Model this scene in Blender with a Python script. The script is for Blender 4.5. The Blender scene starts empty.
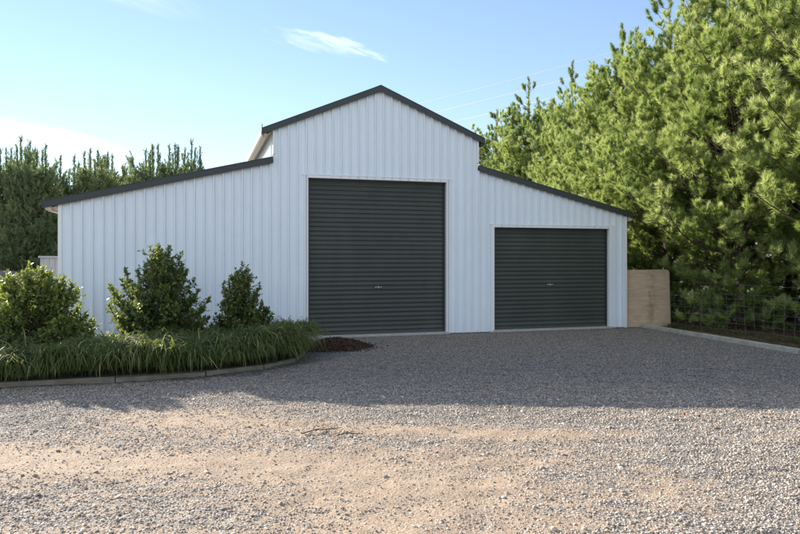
import bpy, math, random
import numpy as np
from mathutils import Vector
R = math.radians
random.seed(7)
rng = np.random.default_rng(11)
scene = bpy.context.scene
COL = scene.collection
TH = math.atan(0.3015); CT, ST = math.cos(TH), math.sin(TH)
Y0 = 14.9
CAMZ = 1.716

def L2W(lx, ly):
    """barn coordinates (along the front, into the depth) -> world"""
    return lx*CT - ly*ST, Y0 + lx*ST + ly*CT
def W2L(x, y):
    return x*CT + (y-Y0)*ST, -x*ST + (y-Y0)*CT

# ------------------------------------------------------------------ helpers
def tag(o, label=None, cat=None, group=None, kind=None):
    if label: o['label'] = label
    if cat: o['category'] = cat
    if group: o['group'] = group
    if kind: o['kind'] = kind
    return o
def empty(name, loc=(0, 0, 0), rz=0):
    o = bpy.data.objects.new(name, None); COL.objects.link(o)
    o.location = loc; o.rotation_euler = (0, 0, rz); o.empty_display_size = .2
    return o
class MB:
    def __init__(s): s.v = []; s.f = []
    def add(s, vs, fs):
        n = len(s.v); s.v += [tuple(v) for v in vs]; s.f += [tuple(i+n for i in f) for f in fs]
    def quad(s, a, b, c, d): s.add([a, b, c, d], [(0, 1, 2, 3)])
    def box(s, x0, x1, y0, y1, z0, z1):
        s.add([(x0,y0,z0),(x1,y0,z0),(x1,y1,z0),(x0,y1,z0),(x0,y0,z1),(x1,y0,z1),(x1,y1,z1),(x0,y1,z1)],
              [(0,3,2,1),(4,5,6,7),(0,1,5,4),(1,2,6,5),(2,3,7,6),(3,0,4,7)])
    def prism(s, poly, y0, y1):
        """polygon in x,z extruded along y"""
        n = len(poly)
        vs = [(x, y0, z) for x, z in poly] + [(x, y1, z) for x, z in poly]
        fs = [tuple(range(n)), tuple(range(2*n-1, n-1, -1))]
        fs += [(i, i+n, (i+1) % n+n, (i+1) % n) for i in range(n)]
        s.add(vs, fs)
    def tube(s, pts, rad, n=6, cap=True):
        pts = [Vector(p) for p in pts]
        if not hasattr(rad, '__len__'): rad = [rad]*len(pts)
        b = len(s.v)
        for i, p in enumerate(pts):
            d = (pts[min(i+1, len(pts)-1)] - pts[max(i-1, 0)]).normalized()
            u = d.orthogonal().normalized() if i == 0 else (u - d*u.dot(d)).normalized()
            w = d.cross(u)
            for k in range(n):
                a = 2*math.pi*k/n
                s.v.append(tuple(p + (u*math.cos(a) + w*math.sin(a))*rad[i]))
        for i in range(len(pts)-1):
            for k in range(n):
                s.f.append((b+i*n+k, b+i*n+(k+1) % n, b+(i+1)*n+(k+1) % n, b+(i+1)*n+k))
        if cap:
            s.f.append(tuple(b+k for k in range(n-1, -1, -1)))
            s.f.append(tuple(b+(len(pts)-1)*n+k for k in range(n)))
    def build(s, name, mat, parent=None, smooth=False, bevel=0):
        me = bpy.data.meshes.new(name); me.from_pydata(s.v, [], s.f); me.update()
        if smooth: me.shade_smooth()
        o = bpy.data.objects.new(name, me); COL.objects.link(o)
        me.materials.append(mat)
        if parent: o.parent = parent
        if bevel:
            m = o.modifiers.new('bevel', 'BEVEL'); m.width = bevel; m.segments = 2; m.limit_method = 'ANGLE'
        return o
def np_mesh(name, verts, faces, mat, attrs=None, smooth=False):
    """verts (N,3); faces (M,k)"""
    me = bpy.data.meshes.new(name)
    n, m, k = len(verts), len(faces), faces.shape[1]
    me.vertices.add(n); me.vertices.foreach_set('co', np.ascontiguousarray(verts, np.float32).ravel())
    me.loops.add(m*k); me.loops.foreach_set('vertex_index', np.ascontiguousarray(faces, np.int32).ravel())
    me.polygons.add(m)
    me.polygons.foreach_set('loop_start', np.arange(0, m*k, k, dtype=np.int32))
    me.polygons.foreach_set('loop_total', np.full(m, k, np.int32))
    if smooth: me.polygons.foreach_set('use_smooth', np.ones(m, bool))
    me.update(calc_edges=True)
    for a, val in (attrs or {}).items():
        at = me.attributes.new(a, 'FLOAT', 'POINT'); at.data.foreach_set('value', np.ascontiguousarray(val, np.float32))
    me.materials.append(mat)
    return me
def np_obj(name, me, parent=None):
    o = bpy.data.objects.new(name, me); COL.objects.link(o)
    if parent: o.parent = parent
    return o
def unit(v): return v/np.maximum(np.linalg.norm(v, axis=-1, keepdims=True), 1e-9)

_perm = np.random.default_rng(3).random((256, 256))
def vnoise(x, y):
    x = np.asarray(x, float); y = np.asarray(y, float)
    xi = np.floor(x).astype(int); yi = np.floor(y).astype(int)
    fx = x-xi; fy = y-yi; fx = fx*fx*(3-2*fx); fy = fy*fy*(3-2*fy)
    g = lambda a, b: _perm[a % 256, b % 256]
    return (g(xi, yi)*(1-fx)+g(xi+1, yi)*fx)*(1-fy) + (g(xi, yi+1)*(1-fx)+g(xi+1, yi+1)*fx)*fy
def fbm(x, y, o=4):
    t = 0; a = .5; s = 0
    for i in range(o):
        t = t + a*vnoise(x*2**i+17*i, y*2**i+31*i); s += a; a *= .5
    return t/s

# ------------------------------------------------------------------ materials
class NT:
    def __init__(s, name):
        s.m = bpy.data.materials.new(name); s.m.use_nodes = True
        s.t = s.m.node_tree; s.t.nodes.clear()
        s.out = s.n('ShaderNodeOutputMaterial')
    def n(s, typ, **kw):
        nd = s.t.nodes.new(typ)
        for k, v in kw.items():
            if k.startswith('_'): setattr(nd, k[1:], v)
            else:
                key = k.replace('__', ' ')
                s.inp(nd, key, v)
        return nd
    def inp(s, nd, key, v):
        i = nd.inputs[int(key[1:])] if key[0] == 'i' and key[1:].isdigit() else nd.inputs[key]
        if isinstance(v, bpy.types.NodeSocket): s.t.links.new(v, i)
        elif isinstance(v, bpy.types.Node): s.t.links.new(v.outputs[0], i)
        else: i.default_value = v
    def ramp(s, fac, stops):
        r = s.n('ShaderNodeValToRGB'); s.inp(r, 'Fac', fac)
        e = r.color_ramp.elements
        while len(e) < len(stops): e.new(.5)
        for el, (p, c) in zip(e, stops):
            el.position = p; el.color = (c[0], c[1], c[2], 1) if hasattr(c, '__len__') else (c, c, c, 1)
        return r
    def mix(s, fac, a, b, mode='MIX'):
        m = s.n('ShaderNodeMix', _data_type='RGBA', _blend_type=mode)
        s.inp(m, 'i0', fac)
        for i, v in ((6, a), (7, b)):
            if isinstance(v, tuple): v = (*v[:3], 1)
            s.inp(m, 'i%d' % i, v)
        return m.outputs[2]
    def math(s, op, a, b=0.0, c=0.0):
        m = s.n('ShaderNodeMath', _operation=op)
        s.inp(m, 'i0', a); s.inp(m, 'i1', b); s.inp(m, 'i2', c)
        return m.outputs[0]
    def coord(s, kind='Object', scale=(1, 1, 1), rot=(0, 0, 0)):
        tc = s.n('ShaderNodeTexCoord'); mp = s.n('ShaderNodeMapping')
        s.t.links.new(tc.outputs[kind], mp.inputs[0]); mp.inputs['Scale'].default_value = scale
        mp.inputs['Rotation'].default_value = rot
        return mp.outputs[0]
    def noise(s, vec, scale, detail=3, rough=.55):
        return s.n('ShaderNodeTexNoise', Vector=vec, Scale=scale, Detail=detail, Roughness=rough)
    def bump(s, h, strength=.3, dist=.01):
        return s.n('ShaderNodeBump', Height=h, Strength=strength, Distance=dist).outputs[0]
    def surf(s, **kw):
        p = s.n('ShaderNodeBsdfPrincipled', **kw)
        s.t.links.new(p.outputs[0], s.out.inputs[0]); return p

def painted_metal(name, base, rough=.42, dirt=.12, dirtcol=(.35, .31, .25), spec=.5, streak=1.0):
    m = NT(name); v = m.coord()
    big = m.noise(v, 1.3, 4).outputs[0]
    vs = m.coord(scale=(9*streak, 9*streak, .5)); st = m.noise(vs, 1.0, 4, .6).outputs[0]
    f1 = m.math('MULTIPLY', m.ramp(st, [(.45, 0), (.8, 1)]).outputs[0], dirt)
    f2 = m.math('MULTIPLY', m.ramp(big, [(.4, 0), (.75, 1)]).outputs[0], dirt*.7)
    sep = m.n('ShaderNodeSeparateXYZ', Vector=m.coord())
    low = m.math('MULTIPLY', m.ramp(sep.outputs[2], [(0, 1), (.35, 0)]).outputs[0], dirt*2.2)
    low = m.math('MULTIPLY', low, m.noise(v, 6, 4).outputs[0])
    f = m.math('ADD', m.math('ADD', f1, f2), low)
    c = m.mix(f, base, dirtcol)
    if streak > .5:
        px_ = m.math('FLOOR', m.math('DIVIDE', sep.outputs[0], .76))
    else:
        px_ = m.math('FLOOR', m.math('DIVIDE', sep.outputs[2], .099))
    wnz = m.n('ShaderNodeTexWhiteNoise', _noise_dimensions='1D', W=px_).outputs[0]
    c = m.mix(m.math('MULTIPLY', wnz, .07 if streak > .5 else .22), c, tuple(x*.62 for x in base))
    rg = m.math('MULTIPLY_ADD', m.noise(v, 5, 3).outputs[0], .18, rough-.09)
    b = m.bump(m.noise(v, 2.2, 2).outputs[0], .45, .014)
    m.surf(Base__Color=c, Roughness=rg, Normal=b, Specular__IOR__Level=spec)
    return m.m
M_WALL = painted_metal('white_cladding', (.76, .83, .88), .45, .07)
M_TRIM = painted_metal('white_trim', (.80, .82, .83), .45, .06)
M_CREAM = painted_metal('cream_gutter', (.62, .52, .40), .5, .12)
M_DARK = painted_metal('slate_trim', (.030, .040, .043), .5, .08, (.12, .11, .09))
M_ROOF = painted_metal('slate_roof', (.045, .055, .058), .5, .1, (.12, .11, .09))
M_DOOR = painted_metal('green_door', (.048, .058, .050), .5, .16, (.13, .13, .11), .4, .25)
M_STEEL = painted_metal('dull_steel', (.35, .36, .36), .45, .15)

def simple(name, c1, c2, scale=8, rough=.8, bump=.4, bdist=.01, stretch=(1, 1, 1), spec=.3):
    m = NT(name); v = m.coord(scale=stretch)
    n = m.noise(v, scale, 6, .65).outputs[0]
    c = m.mix(m.ramp(n, [(.3, 0), (.7, 1)]).outputs[0], c1, c2)
    m.surf(Base__Color=c, Roughness=rough, Normal=m.bump(n, bump, bdist), Specular__IOR__Level=spec)
    return m.m
M_CONC = simple('concrete', (.30, .30, .28), (.46, .45, .42), 14)
M_BARK = simple('bark', (.045, .032, .022), (.16, .12, .085), 9, .9, .8, .02, (1, 1, .25))
M_TIMBER = simple('weathered_timber', (.12, .11, .085), (.26, .24, .19), 10, .85, .5, .006, (.3, 1, 1))
M_KERB = simple('mossy_timber', (.28, .27, .21), (.52, .49, .40), 6, .85, .5, .006)
M_MULCH = simple('bark_mulch', (.025, .016, .012), (.11, .065, .045), 30, .9, .8, .01)
M_SOIL = simple('soil', (.045, .034, .025), (.13, .10, .07), 12, .95, .8, .03)
M_WIRE = simple('galvanised_wire', (.20, .23, .20), (.38, .41, .38), 30, .5, 0)
M_CABLE = simple('aluminium_cable', (.75, .76, .78), (.85, .86, .88), 1, .5, 0)
M_STEM = simple('stem', (.07, .05, .035), (.15, .11, .075), 12, .85, .4)
M_BANK = simple('bank_earth', (.09, .075, .07), (.20, .17, .16), 2.0, .95, .8, .06)

def foliage(name, stops, rough=.5, trans=.35, tcol=(.20, .30, .03), spec=.4, scale=1.2):
    m = NT(name)
    a = m.n('ShaderNodeAttribute', _attribute_name='tint')
    v = m.n('ShaderNodeNewGeometry').outputs['Position']
    nz = m.noise(v, scale, 2).outputs[0]
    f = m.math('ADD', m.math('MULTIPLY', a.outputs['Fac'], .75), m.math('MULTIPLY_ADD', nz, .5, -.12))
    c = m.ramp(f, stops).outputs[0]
    p = m.n('ShaderNodeBsdfPrincipled', Base__Color=c, Roughness=rough, Specular__IOR__Level=spec)
    tc = m.mix(.5, c, tcol, 'MIX')
    t = m.n('ShaderNodeBsdfTranslucent', Color=tc)
    mx = m.n('ShaderNodeMixShader', Fac=trans)
    m.t.links.new(p.outputs[0], mx.inputs[1]); m.t.links.new(t.outputs[0], mx.inputs[2])
    m.t.links.new(mx.outputs[0], m.out.inputs[0])
    return m.m
M_PINE = foliage('pine_needles', [(.0, (.10, .07, .03)), (.12, (.04, .07, .016)), (.38, (.11, .185, .042)), (.64, (.38, .45, .14)), (1, (.80, .78, .46))], .5, .38, (.46, .58, .12), .35, .9)
M_PINEF = foliage('far_pine_needles', [(.0, (.07, .11, .06)), (.5, (.19, .25, .12)), (1, (.50, .53, .23))], .5, .34, (.26, .34, .12), .35, .5)
M_LEAF = foliage('glossy_leaf', [(.0, (.02, .04, .016)), (.45, (.045, .085, .028)), (1, (.36, .42, .10))], .45, .32, (.36, .42, .06), .5, 2.5)
M_BLADE = foliage('strap_leaf', [(.0, (.03, .045, .016)), (.4, (.065, .105, .030)), (.72, (.15, .19, .055)), (.9, (.34, .28, .13)), (1, (.45, .36, .18))], .6, .38, (.34, .40, .08), .35, 1.5)
M_GRASS = foliage('grass', [(.0, (.05, .06, .02)), (.5, (.08, .12, .03)), (1, (.30, .26, .12))], .6, .3, (.25, .30, .05), .3, 1.5)

# ------------------------------------------------------------------ world, sun, camera
A_, B_ = 1.9, 1.7
sun_az = math.atan2(-A_, B_); sun_el = math.atan(1/math.hypot(A_, B_))
w = bpy.data.worlds.new('World'); scene.world = w; w.use_nodes = True
wt = w.node_tree; wt.nodes.clear()
def wn(t, **kw):
    nd = wt.nodes.new(t)
    for k, v in kw.items():
        if k.startswith('_'): setattr(nd, k[1:], v); continue
        i = nd.inputs[int(k[1:])] if k[0] == 'i' and k[1:].isdigit() else nd.inputs[k]
        if isinstance(v, bpy.types.NodeSocket): wt.links.new(v, i)
        else: i.default_value = v
    return nd
def wm(op, a, b=0.0, c=0.0): return wn('ShaderNodeMath', _operation=op, i0=a, i1=b, i2=c).outputs[0]
sky = wn('ShaderNodeTexSky'); sky.sky_type = 'NISHITA'; sky.sun_disc = False
sky.sun_elevation = sun_el; sky.sun_rotation = sun_az; sky.air_density = 1.0; sky.dust_density = .0; sky.ozone_density = 3.0
tc = wn('ShaderNodeTexCoord'); sp = wn('ShaderNodeSeparateXYZ', Vector=tc.outputs['Generated'])
az = wm('ARCTAN2', sp.outputs[0], sp.outputs[1]); el = wm('ARCSINE', sp.outputs[2])
def cloud(a0, e0, la, le, tilt, nscale, seed, thr=.45, amt=.8):
    da = wm('SUBTRACT', az, R(a0)); de = wm('SUBTRACT', el, R(e0))
    u = wm('ADD', wm('MULTIPLY', da, math.cos(tilt)), wm('MULTIPLY', de, math.sin(tilt)))
    v = wm('SUBTRACT', wm('MULTIPLY', de, math.cos(tilt)), wm('MULTIPLY', da, math.sin(tilt)))
    g = wm('EXPONENT', wm('MULTIPLY', wm('ADD', wm('POWER', wm('ABSOLUTE', wm('DIVIDE', u, R(la))), 2.0), wm('POWER', wm('ABSOLUTE', wm('DIVIDE', v, R(le))), 2.0)), -1.0))
    cv = wn('ShaderNodeCombineXYZ', X=wm('MULTIPLY', u, nscale), Y=wm('MULTIPLY', wm('ADD', v, wm('MULTIPLY', u, .12)), nscale*6.0), Z=seed)
    nz = wn('ShaderNodeTexNoise', Vector=cv.outputs[0], Scale=1.0, Detail=6.0, Roughness=.6)
    q = wm('MULTIPLY', g, wm('MULTIPLY_ADD', nz.outputs[0], 2.6, -.45))
    mr = wn('ShaderNodeMapRange', _interpolation_type='SMOOTHSTEP', Value=q); mr.inputs[1].default_value = thr-.25; mr.inputs[2].default_value = thr+.35; mr.inputs[4].default_value = amt
    return mr.outputs[0]
cl = [cloud(-30, 9.3, 11, 1.15, R(-7), 9, 3.1, .55, .8), cloud(-6.3, 18.1, 4.8, .55, R(-10), 22, 8.7, .60, .42), cloud(-4.0, 17.2, 4.5, .5, R(-13), 26, 4.2, .60, .38), cloud(-7.0, 17.6, 5.5, .9, R(-8), 18, 2.2, .66, .22),
      cloud(-24, 20.5, 8, 1.2, R(-8), 9, 5.5, .5, .18), cloud(-50, 13, 12, 2, R(-5), 9, 1.5, .45, .6), cloud(55, 14, 14, 2, R(8), 9, 12.5, .45, .4)]
tot = cl[0]
for c in cl[1:]: tot = wm('MAXIMUM', tot, c)
# unseen broken cloud added behind the camera to brighten the shaded front
rear = wn('ShaderNodeMapRange', _interpolation_type='SMOOTHSTEP', Value=sp.outputs[1]); rear.inputs[1].default_value = .12; rear.inputs[2].default_value = -.35
rn = wn('ShaderNodeTexNoise', Vector=tc.outputs['Generated'], Scale=3.2, Detail=6.0, Roughness=.6)
rm_ = wn('ShaderNodeMapRange', _interpolation_type='SMOOTHSTEP', Value=rn.outputs[0]); rm_.inputs[1].default_value = .36; rm_.inputs[2].default_value = .58
tot = wm('MAXIMUM', tot, wm('MULTIPLY', wm('MULTIPLY', rear.outputs[0], rm_.outputs[0]), .76))
mxc = wn('ShaderNodeMix', _data_type='RGBA'); wt.links.new(tot, mxc.inputs[0])
gm = wn('ShaderNodeGamma', Color=sky.outputs[0], Gamma=.72)
hs = wn('ShaderNodeHueSaturation', Color=gm.outputs[0], Saturation=1.08, Value=1.42)
tn = wn('ShaderNodeMix', _data_type='RGBA', _blend_type='MULTIPLY'); tn.inputs[0].default_value = 1.0
wt.links.new(hs.outputs[0], tn.inputs[6]); tn.inputs[7].default_value = (1.0, .945, 1.0, 1)
wt.links.new(tn.outputs[2], mxc.inputs[6]); mxc.inputs[7].default_value = (5.6, 5.9, 6.5, 1)
bg = wn('ShaderNodeBackground', Color=mxc.outputs[2], Strength=.083)
wo = wn('ShaderNodeOutputWorld'); wt.links.new(bg.outputs[0], wo.inputs[0])

sl = bpy.data.lights.new('sun', 'SUN'); sl.energy = 5.0; sl.angle = R(.5); sl.color = (1, .91, .79)
so = bpy.data.objects.new('sun', sl); COL.objects.link(so)
so.rotation_euler = Vector((A_, -B_, -1)).to_track_quat('-Z', 'Y').to_euler(); so.location = (-20, 20, 12)

cam = bpy.data.cameras.new('camera'); co = bpy.data.objects.new('camera', cam); COL.objects.link(co)
co.location = (0, 0, CAMZ); co.rotation_euler = (R(90), 0, 0)
cam.sensor_width = 36; cam.lens = 670/800*36; cam.shift_y = -9/800; cam.clip_end = 3000; cam.clip_start = .05
scene.camera = co
scene.view_settings.view_transform = 'Standard'; scene.view_settings.look = 'None'
scene.view_settings.exposure = 1.62; scene.view_settings.gamma = 1; scene.view_settings.use_curve_mapping = False
scene.render.engine = 'CYCLES'
scene.cycles.max_bounces = 4; scene.cycles.diffuse_bounces = 3; scene.cycles.glossy_bounces = 2; scene.cycles.transmission_bounces = 3; scene.cycles.transparent_max_bounces = 4

# ------------------------------------------------------------------ ground
def px(x, y):                       # ground point below a photograph pixel
    Z = 670*CAMZ/(y-258); return (x-400)/670*Z, Z
def blob(X, Y, cx, cy, rx, ry, a=0):
    dx = X-cx; dy = Y-cy; u = dx*math.cos(a)+dy*math.sin(a); v = -dx*math.sin(a)+dy*math.cos(a)
    return np.exp(-(u/rx)**2-(v/ry)**2)
def gravel_density(X, Y):
    lx, ly = W2L(X, Y)
    g = .34 + .55*(fbm(X*.45+3, Y*1.5+5, 5)-.5)*2*.8
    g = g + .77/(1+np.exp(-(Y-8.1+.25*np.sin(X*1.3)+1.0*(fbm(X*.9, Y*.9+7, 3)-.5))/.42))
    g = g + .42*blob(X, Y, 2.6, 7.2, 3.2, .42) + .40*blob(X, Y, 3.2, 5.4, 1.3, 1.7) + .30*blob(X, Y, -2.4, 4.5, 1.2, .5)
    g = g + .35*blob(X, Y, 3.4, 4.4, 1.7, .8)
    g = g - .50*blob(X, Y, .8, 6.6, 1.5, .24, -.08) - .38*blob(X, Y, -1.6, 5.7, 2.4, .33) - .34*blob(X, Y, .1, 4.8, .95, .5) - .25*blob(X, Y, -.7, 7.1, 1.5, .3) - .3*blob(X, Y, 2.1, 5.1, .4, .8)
    g = g + .20*(fbm(X*5+9, Y*9, 3)-.5)*2
    return np.clip(g, 0.06, 1)
def height(X, Y):
    near = np.clip((13.5-Y)/3, 0, 1)*np.clip((Y+12)/5, 0, 1)*np.clip((16-abs(X))/5, 0, 1)
    h = .035*(fbm(X*.5, Y*.9, 3)-.5) + .030*(fbm(X*3, Y*5, 3)-.5) + .014*(fbm(X*8, Y*8, 2)-.5)
    return h*near
def axis(fine0, fine1, step, far):
    a = list(np.arange(fine0, fine1+1e-6, step)); s = step
    while a[-1] < far: s *= 1.35; a.append(a[-1]+s)
    s = step
    while a[0] > -far: s *= 1.35; a.insert(0, a[0]-s)
    return np.array(a)
gx = axis(-7.5, 9, .05, 1500); gy = axis(3.2, 13.5, .05, 1500)
GX, GY = np.meshgrid(gx, gy, indexing='ij')
nX, nY = GX.shape
V = np.stack([GX, GY, height(GX, GY)], -1).reshape(-1, 3)
idx = np.arange(nX*nY).reshape(nX, nY)
F = np.stack([idx[:-1, :-1], idx[1:, :-1], idx[1:, 1:], idx[:-1, 1:]], -1).reshape(-1, 4)
glx, gly = W2L(GX, GY)
litter = 1/(1+np.exp(-(glx-6.35+.0*gly)/.10))
litter = litter*np.clip((gly+14)/2, 0, 1)
far = 1/(1+np.exp(-(np.hypot(GX, GY-8)-26)/2.5))
leftfar = 1/(1+np.exp(-(-glx-9.5)/.5))*1/(1+np.exp(-(GY-15)/1.0))
far = np.maximum(far, leftfar)
m = NT('gravel_ground')
P = m.n('ShaderNodeNewGeometry').outputs['Position']
ag = m.n('ShaderNodeAttribute', _attribute_name='gravel').outputs['Fac']
al = m.n('ShaderNodeAttribute', _attribute_name='litter').outputs['Fac']
af = m.n('ShaderNodeAttribute', _attribute_name='far').outputs['Fac']
n1 = m.noise(P, 3, 3, .6).outputs[0]; n2 = m.noise(P, 45, 3, .7).outputs[0]; n3 = m.noise(P, 220, 2, .6).outputs[0]
dirt = m.mix(m.ramp(m.math('MULTIPLY_ADD', m.noise(P, 11, 4, .7).outputs[0], .6, m.math('MULTIPLY', n1, .4)), [(.36, 0), (.60, 1)]).outputs[0], (.30, .215, .145), (.44, .33, .235))
dirt = m.mix(m.ramp(n2, [(.36, .75), (.56, 0)]).outputs[0], dirt, (.19, .145, .10))
vo = m.n('ShaderNodeTexVoronoi', Vector=P, Scale=62.0); vo2 = m.n('ShaderNodeTexVoronoi', Vector=P, Scale=115.0)
bw = m.n('ShaderNodeSeparateColor', Color=vo.outputs['Color'])
st = m.ramp(bw.outputs[0], [(0, (.08, .08, .08)), (.4, (.22, .21, .20)), (.75, (.34, .32, .29)), (1, (.55, .52, .48))]).outputs[0]
edge = m.ramp(vo.outputs['Distance'], [(.0, 1), (.45, 1), (.75, .35)]).outputs[0]
st = m.mix(1.0, st, edge, 'MULTIPLY')
thr = m.math('ADD', m.math('MULTIPLY', bw.outputs[1], .55), m.math('MULTIPLY', n2, .55))
isst = m.ramp(m.math('SUBTRACT', m.math('MULTIPLY', ag, 1.25), thr), [(.0, 0), (.06, 1)]).outputs[0]
b2 = m.n('ShaderNodeSeparateColor', Color=vo2.outputs['Color'])
speck = m.math('GREATER_THAN', b2.outputs[0], .72)
dirt = m.mix(m.math('MULTIPLY', speck, .7), dirt, m.ramp(b2.outputs[1], [(0, (.10, .09, .08)), (1, (.48, .43, .37))]).outputs[0])
st = m.mix(m.ramp(ag, [(.6, 0), (1, .42)]).outputs[0], st, m.mix(1.0, st, (.42, .43, .44), 'MULTIPLY'))  # barn's shade put into the colour: dense gravel multiplied darker
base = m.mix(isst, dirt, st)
lit = m.mix(m.ramp(m.noise(P, 25, 3, .7).outputs[0], [(.35, 0), (.65, 1)]).outputs[0], (.035, .024, .016), (.17, .115, .07))
base = m.mix(al, base, lit)
gr = m.mix(n1, (.05, .07, .022), (.11, .12, .045))
base = m.mix(af, base, gr)
hh = m.math('ADD', m.math('MULTIPLY', m.math('SUBTRACT', 1.0, vo.outputs['Distance']), m.math('MULTIPLY_ADD', isst, .8, .1)),
            m.math('MULTIPLY', n2, 1.6))
m.surf(Base__Color=base, Roughness=.92, Specular__IOR__Level=.2, Normal=m.bump(hh, .75, .012))
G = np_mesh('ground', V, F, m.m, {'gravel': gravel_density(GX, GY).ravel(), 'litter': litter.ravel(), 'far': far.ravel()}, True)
tag(np_obj('ground', G), kind='structure')

# real stones
def stones(N, x0, x1, y0, y1, smin, smax, dens_pow, fade=0, sink=.25):
    X = rng.uniform(x0, x1, N*3); Y = rng.uniform(y0, y1, N*3)
    inview = (np.abs(X) < .66*Y+.5)
    lx, ly = W2L(X, Y)
    ok = inview & (lx < 6.25) & (ly < -.25)
    ok &= ~((lx < -1.7) & (ly > -4.35) & (lx < -3.4)) & ~((lx >= -3.4) & (lx < -1.7) & (ly > -4.0+.75*(lx+3.4)))
    d = gravel_density(X, Y)**dens_pow
    ok &= rng.random(N*3) < d
    yy = Y+.9*(fbm(X*.8+2, Y*.8, 3)-.5)
    if fade: ok &= rng.random(N*3) < np.clip(.5+fade*(yy-9.0)/1.6, 0, 1)
    X = X[ok][:N]; Y = Y[ok][:N]; n = len(X)
    s = smin+(smax-smin)*rng.random(n)**3.0
    ico = np.array([(0,0,1),(.89,0,.45),(.28,.85,.45),(-.72,.53,.45),(-.72,-.53,.45),(.28,-.85,.45),(.72,.53,-.45),(-.28,.85,-.45),(-.89,0,-.45),(-.28,-.85,-.45),(.72,-.53,-.45)])
    fc = np.array([(0,1,2),(0,2,3),(0,3,4),(0,4,5),(0,5,1),(1,6,2),(2,7,3),(3,8,4),(4,9,5),(5,10,1),(6,7,2),(7,8,3),(8,9,4),(9,10,5),(10,6,1)])
    v = ico[None]*(1+rng.uniform(-.42, .30, (n, 11, 1)))
    sc = np.stack([rng.uniform(.75, 1.35, n), rng.uniform(.6, 1.0, n), rng.uniform(.3, .6, n)], -1)
    v = v*sc[:, None]
    tl = rng.uniform(-.4, .4, n); c, s_ = np.cos(tl), np.sin(tl)
    v = np.stack([v[..., 0]*c[:, None]-v[..., 2]*s_[:, None], v[..., 1], v[..., 0]*s_[:, None]+v[..., 2]*c[:, None]], -1)
    a = rng.uniform(0, 6.28, n); c, s_ = np.cos(a), np.sin(a)
    v = np.stack([v[..., 0]*c[:, None]-v[..., 1]*s_[:, None], v[..., 0]*s_[:, None]+v[..., 1]*c[:, None], v[..., 2]], -1)
    v = v*s[:, None, None]
    v += np.stack([X, Y, height(X, Y)+s*sink], -1)[:, None]
    f = fc[None]+(np.arange(n)*11)[:, None, None]
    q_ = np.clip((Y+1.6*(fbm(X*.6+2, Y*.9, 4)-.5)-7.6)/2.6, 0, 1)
    t = rng.random(n)*(1-.36*q_*q_*(3-2*q_))  # shade painted into the tint: stones darken past the barn's shadow edge
    return v.reshape(-1, 3), f.reshape(-1, 3), np.repeat(t, 11)
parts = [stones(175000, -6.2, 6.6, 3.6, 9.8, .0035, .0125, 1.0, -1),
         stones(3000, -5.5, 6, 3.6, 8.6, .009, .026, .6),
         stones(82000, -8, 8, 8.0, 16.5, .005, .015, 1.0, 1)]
vs, fs, ts = [], [], []; off = 0
for v, f, t in parts: vs.append(v); fs.append(f+off); ts.append(t); off += len(v)
m = NT('gravel_stone')
a = m.n('ShaderNodeAttribute', _attribute_name='tint').outputs['Fac']
P = m.n('ShaderNodeNewGeometry').outputs['Position']
c = m.ramp(a, [(0, (.05, .05, .05)), (.16, (.15, .15, .15)), (.5, (.31, .29, .265)), (.75, (.52, .47, .40)), (1, (.78, .76, .72))]).outputs[0]
c = m.mix(m.math('MULTIPLY', m.noise(P, 90, 3).outputs[0], .85), c, (.41, .30, .20))
m.surf(Base__Color=c, Roughness=.85, Specular__IOR__Level=.25)
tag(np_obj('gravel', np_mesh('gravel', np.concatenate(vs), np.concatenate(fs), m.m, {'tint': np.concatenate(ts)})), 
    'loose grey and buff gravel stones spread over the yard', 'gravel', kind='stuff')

# ------------------------------------------------------------------ the barn
barn = empty('barn', (0, Y0, 0), TH)
tag(barn, 'white ribbed metal barn with raised centre gable, two lean-tos and two dark roller doors', 'barn')
TL, TA, TB, TR = -6.87, -2.786, 1.874, 5.84
RIDGE = (TA+TB)/2
ZR, ZE, ZJ, ZO = 5.40, 4.42, 3.73, 2.76
D1 = (-2.05, 1.09, 3.43); D2 = (2.277, 5.34, 2.43)
DEPTH = 9.0
def ztop(t):
    if t < TA: return ZO+(ZJ-ZO)*(t-TL)/(TA-TL)
    if t > TB: return ZJ+(ZO-ZJ)*(t-TB)/(TR-TB)
    return ZE+(ZR-ZE)*(1-abs(t-RIDGE)/((TB-TA)/2))
def prof(t0, t1, phase=0, pitch=.19, d=.040):
    pts = [(t0, 0.0)]
    k = math.floor((t0-phase)/pitch)
    while phase+k*pitch < t1:
        c = phase+k*pitch
        for dt, y in ((-.030, 0), (-.016, -d), (.008, -d), (.030, 0), (.068, 0), (.074, -.003), (.080, 0), (.104, 0), (.110, -.003), (.116, 0)):
            if t0+.004 < c+dt < t1-.004: pts.append((c+dt, y))
        k += 1
    pts.append((t1, 0.0)); return pts
def clad(name, spans, y0=0):
    """spans: (t0, t1, zbottom, ztop function)"""
    b = MB()
    for t0, t1, zb, zf in spans:
        p = prof(t0, t1)
        brk = [RIDGE] if t0 < RIDGE < t1 else []
        for (a, ya), (c, yc) in zip(p[:-1], p[1:]):
            cuts = [a]+[q for q in brk if a < q < c]+[c]
            for u, v in zip(cuts[:-1], cuts[1:]):
                yu = ya+(yc-ya)*(u-a)/(c-a); yv = ya+(yc-ya)*(v-a)/(c-a)
                b.quad((u, y0+yu, zb), (v, y0+yv, zb), (v, y0+yv, zf(v)), (u, y0+yu, zf(u)))
    return b.build(name, M_WALL, barn)
E = 1e-4
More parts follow.
